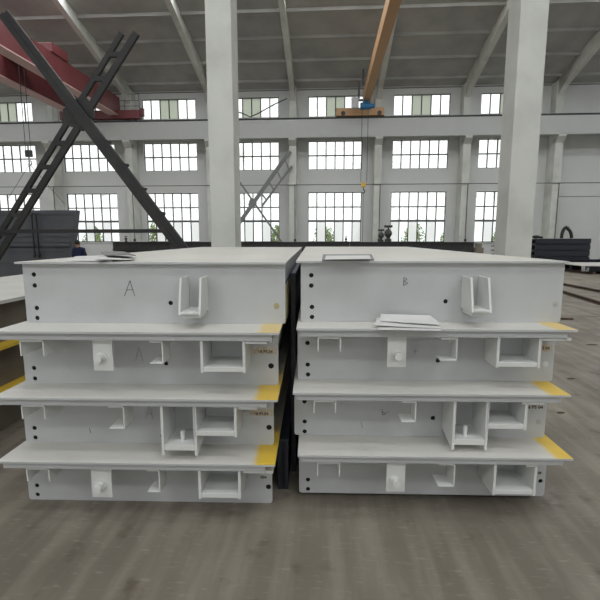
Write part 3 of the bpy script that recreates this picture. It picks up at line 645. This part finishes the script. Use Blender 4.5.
# floor chips seen at right
for i, (px, py, w_) in enumerate(((571,379,.05),(561,413,.04),(592,345,.10))):
    fx, fy = flatpt(px, py, 0); o = MB().sphere((0,0,.006),(w_,.02,.006),10,5).build('debris_chip', M['rust']); o.location = (fx, fy, 0)
    tag(o, ['dark chip lying on the floor level with the second yellow corner','dark chip on the floor level with third deck of right stack','long thin dark scrap on the floor near right picture edge'][i], 'debris', 'scraps on the floor right of the stacks')

# ------------------------------------------------------------------ big blue-grey plate box at left
DP = 14.0
pr = lambda x, y: bpt(x, y, DP)
(tx, tz), (bx_, bz_) = pr(75.5,210), pr(70.5,257)
sl = (tx-bx_)/(tz-bz_); fx0 = bx_-sl*bz_
pb_ = bthing('steel_box_section', fx0, DP, 0, 'large blue-grey painted steel box section standing behind the left bracing', 'steel section')
LX = -6.0
MB().prism([(LX,0,0),(0,0,0),(tx-fx0,0,tz),(LX,0,tz)], (0,.3,0)).build('shell_plate', M['panel'], pb_, bevel=.03)
for zq, th, pj, mm in ((tz-.12,.05,.04,'panel'), (1.80,.10,.05,'panel'), (1.28,.04,.03,'panel'), (.9,.05,.04,'panel'),(.45,.05,.04,'panel')):
    x1 = sl*zq-.03
    MB().box(LX+.05, x1, -pj, 0, zq-th/2, zq+th/2).build('stiffener_rib', M[mm], pb_)
MB().tube((LX+.05,-.02,1.48),(sl*1.48-.05,-.02,1.48),.09,10).build('side_pipe', M['panel'], pb_)
for q, px in enumerate((31.5,36)):
    cs, ct = bpt(px,214,DP-.17); cb_, cbz = bpt(px-.5,252,DP-.17)
    c = bthing('chain_hook', cs, DP-.17, ct, ['left','right'][q]+' dark hook chain hanging down the face of blue-grey box section', 'chain', 'hook chains on the box section')
    MB().tube((0,0,0),(0,.0,cbz-ct),.022,6).build('chain', M['black'], c)
    MB().path([(0,0,cbz-ct),(.02,0,cbz-ct-.06),(.02,0,cbz-ct-.14),(-.02,0,cbz-ct-.16),(-.03,0,cbz-ct-.1)], .03, 8).build('hook', M['black'], c)
    MB().tube((0,.0,0),(0,.11,.03),.02,6).build('hanger', M['black'], c)

# ------------------------------------------------------------------ person far left, seen from behind
def skinned(name, pts, edges, rad, m, parent=None, sub=2):
    me = bpy.data.meshes.new(name); me.from_pydata(pts, edges, []); me.update()
    o = bpy.data.objects.new(name, me); C.objects.link(o)
    sk = o.modifiers.new('skin', 'SKIN'); sk.use_smooth_shade = True
    if not me.skin_vertices: me.attributes.new if False else None
    lay = me.skin_vertices[0].data if me.skin_vertices else None
    return o, me, lay
def skin_obj(name, pts, edges, rad, m, parent):
    me = bpy.data.meshes.new(name); me.from_pydata(pts, edges, []); me.update()
    bm = bmesh.new(); bm.from_mesh(me); lay = bm.verts.layers.skin.verify(); bm.verts.ensure_lookup_table()
    for i, v in enumerate(bm.verts):
        v[lay].radius = rad[i] if isinstance(rad[i], tuple) else (rad[i], rad[i]); v[lay].use_root = (i == 0)
    bm.to_mesh(me); bm.free()
    t = bpy.data.objects.new('tmp', me); C.objects.link(t)
    s = t.modifiers.new('skin', 'SKIN'); s.use_smooth_shade = True
    sb = t.modifiers.new('sub', 'SUBSURF'); sb.levels = 2
    out = bpy.data.meshes.new_from_object(t.evaluated_get(bpy.context.evaluated_depsgraph_get())); bpy.data.objects.remove(t)
    out.materials.clear(); out.materials.append(m)
    for p in out.polygons: p.use_smooth = True
    o = bpy.data.objects.new(name, out); C.objects.link(o); o.parent = parent; return o
hx_, hz2 = bpt(76.8,241.5,15.5)
pe = bthing('person', bpt(78.4,245,13.5)[0], 13.5, 0, 'person in dark navy jacket seen from behind, standing beyond the left stack', 'person')
pts = [(0,0,.95),(0,0,1.12),(0,.0,1.30),(0,.0,1.42),(-.02,.0,1.50),(-.03,.01,1.58),(-.03,.01,1.66),
       (-.17,0,1.40),(-.23,.03,1.14),(-.20,.14,.92),(-.19,.18,.84), (.17,0,1.40),(.23,.03,1.14),(.20,.14,.92),(.19,.18,.84),
       (-.09,0,.88),(-.10,.02,.48),(-.10,-.02,.09),(-.10,.12,.04), (.09,0,.88),(.10,.02,.48),(.10,-.02,.09),(.10,.12,.04)]
ed = [(0,1),(1,2),(2,3),(3,4),(4,5),(5,6),(3,7),(7,8),(8,9),(9,10),(3,11),(11,12),(12,13),(13,14),(0,15),(15,16),(16,17),(17,18),(0,19),(19,20),(20,21),(21,22)]
rad = [(.15,.11),(.14,.10),(.17,.11),(.12,.09),.055,.085,.08,.055,.042,.032,.026,.055,.042,.032,.026,.085,.055,.04,.035,.085,.055,.04,.035]
skin_obj('body', pts, ed, rad, M['skin'], pe)
jk = [pts[i] for i in (0,1,2,3,7,8,9,11,12,13)]+[(-.01,.0,1.49)]
skin_obj('jacket', jk, [(0,1),(1,2),(2,3),(3,4),(4,5),(5,6),(3,7),(7,8),(8,9),(3,10)], [(.18,.14),(.17,.13),(.20,.14),(.15,.12),.085,.068,.055,.085,.068,.055,.085], M['navy'], pe)
tr = [pts[i] for i in (0,15,16,17,19,20,21)]
skin_obj('trousers', tr, [(0,1),(1,2),(2,3),(0,4),(4,5),(5,6)], [(.165,.125),.105,.075,.06,.105,.075,.06], M['trouser'], pe)
MB().sphere((-.03,-.012,1.645),(.088,.098,.085),14,10).build('hair', M['hair'], pe, smooth=True)
MB().sphere((-.03,.095,1.595),(.014,.02,.022),8,6).build('nose', M['skin'], pe, smooth=True)
MB().sphere((-.03,.085,1.555),(.025,.008,.006),8,6).build('mouth', M['pink'], pe, smooth=True)
for ex in (-.06, 0): MB().sphere((ex,.085,1.62),(.012,.008,.007),8,6).build('eye', M['black'], pe, smooth=True)
for ex in (-.115, .055): MB().sphere((ex,.01,1.60),(.012,.02,.03),8,6).build('ear', M['skin'], pe, smooth=True)
for sx in (-1, 1):
    hd = MB(); bx0 = (sx*.19,.19,.82)
    hd.sphere(bx0, (.018,.036,.045), 8, 6)
    for i, ln in enumerate((.058,.068,.064,.052)):
        y0 = .19-.024+.016*i; hd.tube((sx*.19,y0,.79),(sx*.188,y0+.004,.79-ln*.5),.0085,6); hd.tube((sx*.188,y0+.004,.79-ln*.5),(sx*.178,y0+.006,.79-ln),.008,6)
    hd.tube((sx*.185,.165,.83),(sx*.175,.14,.79),.010,6).tube((sx*.175,.14,.79),(sx*.17,.14,.765),.009,6)
    hd.build('hand', M['skin'], pe, smooth=True)
    MB().sphere((sx*.10,.06,.045),(.05,.14,.045),10,6).build('shoe', M['black'], pe, smooth=True)

pe.scale = (.86,.92,.955)
# ------------------------------------------------------------------ shrubs outside the windows
def shrub(s, D, w, h, label, kind):
    o = bthing('shrub', s, D, -.05, label, 'shrub', 'shrubs outside the back windows')
    b = MB(); rnd = random.Random(int(s*10)+500)
    for i in range(1500):
        a = rnd.uniform(0, 2*pi); zz = rnd.random()**.7; rr = w*(.45+.55*sin(pi*min(1, zz*.9+.08)))*rnd.random()**.4*(.8+.2*sin(5*a+s))
        c = Vector((rr*cos(a), rr*sin(a)*.7, .25+zz*(h-.25)*(.85+.15*sin(3*a+s*2)))); n = Vector((rnd.uniform(-1,1),rnd.uniform(-1,1),rnd.uniform(-.4,1))).normalized()
        p = n.orthogonal().normalized(); q = n.cross(p); l = rnd.uniform(.06,.11)
        b.add([c-p*l, c-q*l*.55, c+p*l, c+q*l*.55], [(0,1,2,3)])
    b.build('foliage', M['leaf'], o); MB().tube((0,0,0),(0,0,h*.6),.05,6).tube((0,0,h*.3),(w*.3,.1,h*.7),.03,6).tube((0,0,h*.3),(-w*.3,-.1,h*.7),.03,6).build('stem', M['wood'], o)
lab = {-17.6:'leafy shrub outside the leftmost clear low window', -13.0:'shrub outside the low window just right of the dark bracing foot', -8.8:'green shrub outside low window crossed by the bracing foot', -3.9:'shrub outside the low window crossed by thin grey bracing',
       -.2:'shrub outside the left half of central low window', 2.9:'shrub outside the right half of central low window', 6.3:'shrub outside the low window left of rack post, its left half', 9.2:'shrub outside the low window left of rack post, its right half', 12.6:'shrub outside the low window beside right column'}
for i, (s, t) in enumerate(lab.items()): shrub(s*1.12, 36.5+(i*37 % 5)*.35, 1.15+.1*(i % 3), 2.75+.12*((i*7) % 4), t, i)

# ------------------------------------------------------------------ light
wd = bpy.data.worlds.new('sky'); bpy.context.scene.world = wd; wd.use_nodes = True
nt = wd.node_tree; bg = nt.nodes['Background']; bg.inputs[0].default_value = (.97,.985,1.0,1); bg.inputs[1].default_value = 1.8
def area(name, s, D, z, w, h, L, tilt, col=(.975,.99,1.0), portal=False):
    l = bpy.data.lights.new(name, 'AREA'); l.shape = 'RECTANGLE'; l.size = w; l.size_y = h; l.energy = L*pi*w*h; l.color = col
    o = bpy.data.objects.new(name, l); C.objects.link(o); o.location = bloc(s, D, z)
    o.rotation_euler = (tilt, 0, -YAW) if True else None
    if portal: l.cycles.is_portal = True
    return o
LW = 4.6; LS = 3.4
for bi_, (a, b) in enumerate(WIN):    # daylight entering by the windows behind the camera
    for ri, (z0, z1) in enumerate(ROWS):
        area('window_daylight', (a+b)/2, DF+.02, (z0+z1)/2, b-a-.1, z1-z0-.1, LW*(.01,.04,4.5 if bi_ in (4,5,7,8) else .4)[ri], pi/2)
        area('window_portal', (a+b)/2, DB+.10, (z0+z1)/2, b-a, z1-z0, 1, -pi/2, portal=True)
for i, (a, b) in enumerate(SK):       # roof light strips over the camera's bay
    m = (a+b)/2; area('skylight_daylight', (SR[0]+SR[1])/2, m, zf(m)-.05, SR[1]-SR[0], b-a, LS*2.2, 0)
for (a, b) in ((17.0,18.2),(21.8,23.0)):
    m = (a+b)/2; area('skylight_daylight', (S0+S1)/2, m, zb(m)-.05, S1-S0-1, b-a, LS*3.2, 0)

# ------------------------------------------------------------------ camera and view
cam = bpy.data.cameras.new('camera'); co = bpy.data.objects.new('camera', cam); C.objects.link(co)
co.location = (0,0,HC); co.rotation_euler = (pi/2-TH, 0, 0); cam.sensor_width = 36; cam.lens = 36*F/600; cam.clip_end = 300
sc = bpy.context.scene; sc.camera = co
sc.view_settings.view_transform = 'Standard'; sc.view_settings.look = 'None'; sc.view_settings.exposure = -0.14; sc.view_settings.gamma = 1; sc.view_settings.use_curve_mapping = False
sc.cycles.use_denoising = True; sc.cycles.max_bounces = 8; sc.cycles.diffuse_bounces = 5; sc.cycles.transparent_max_bounces = 12; sc.cycles.sample_clamp_indirect = 6
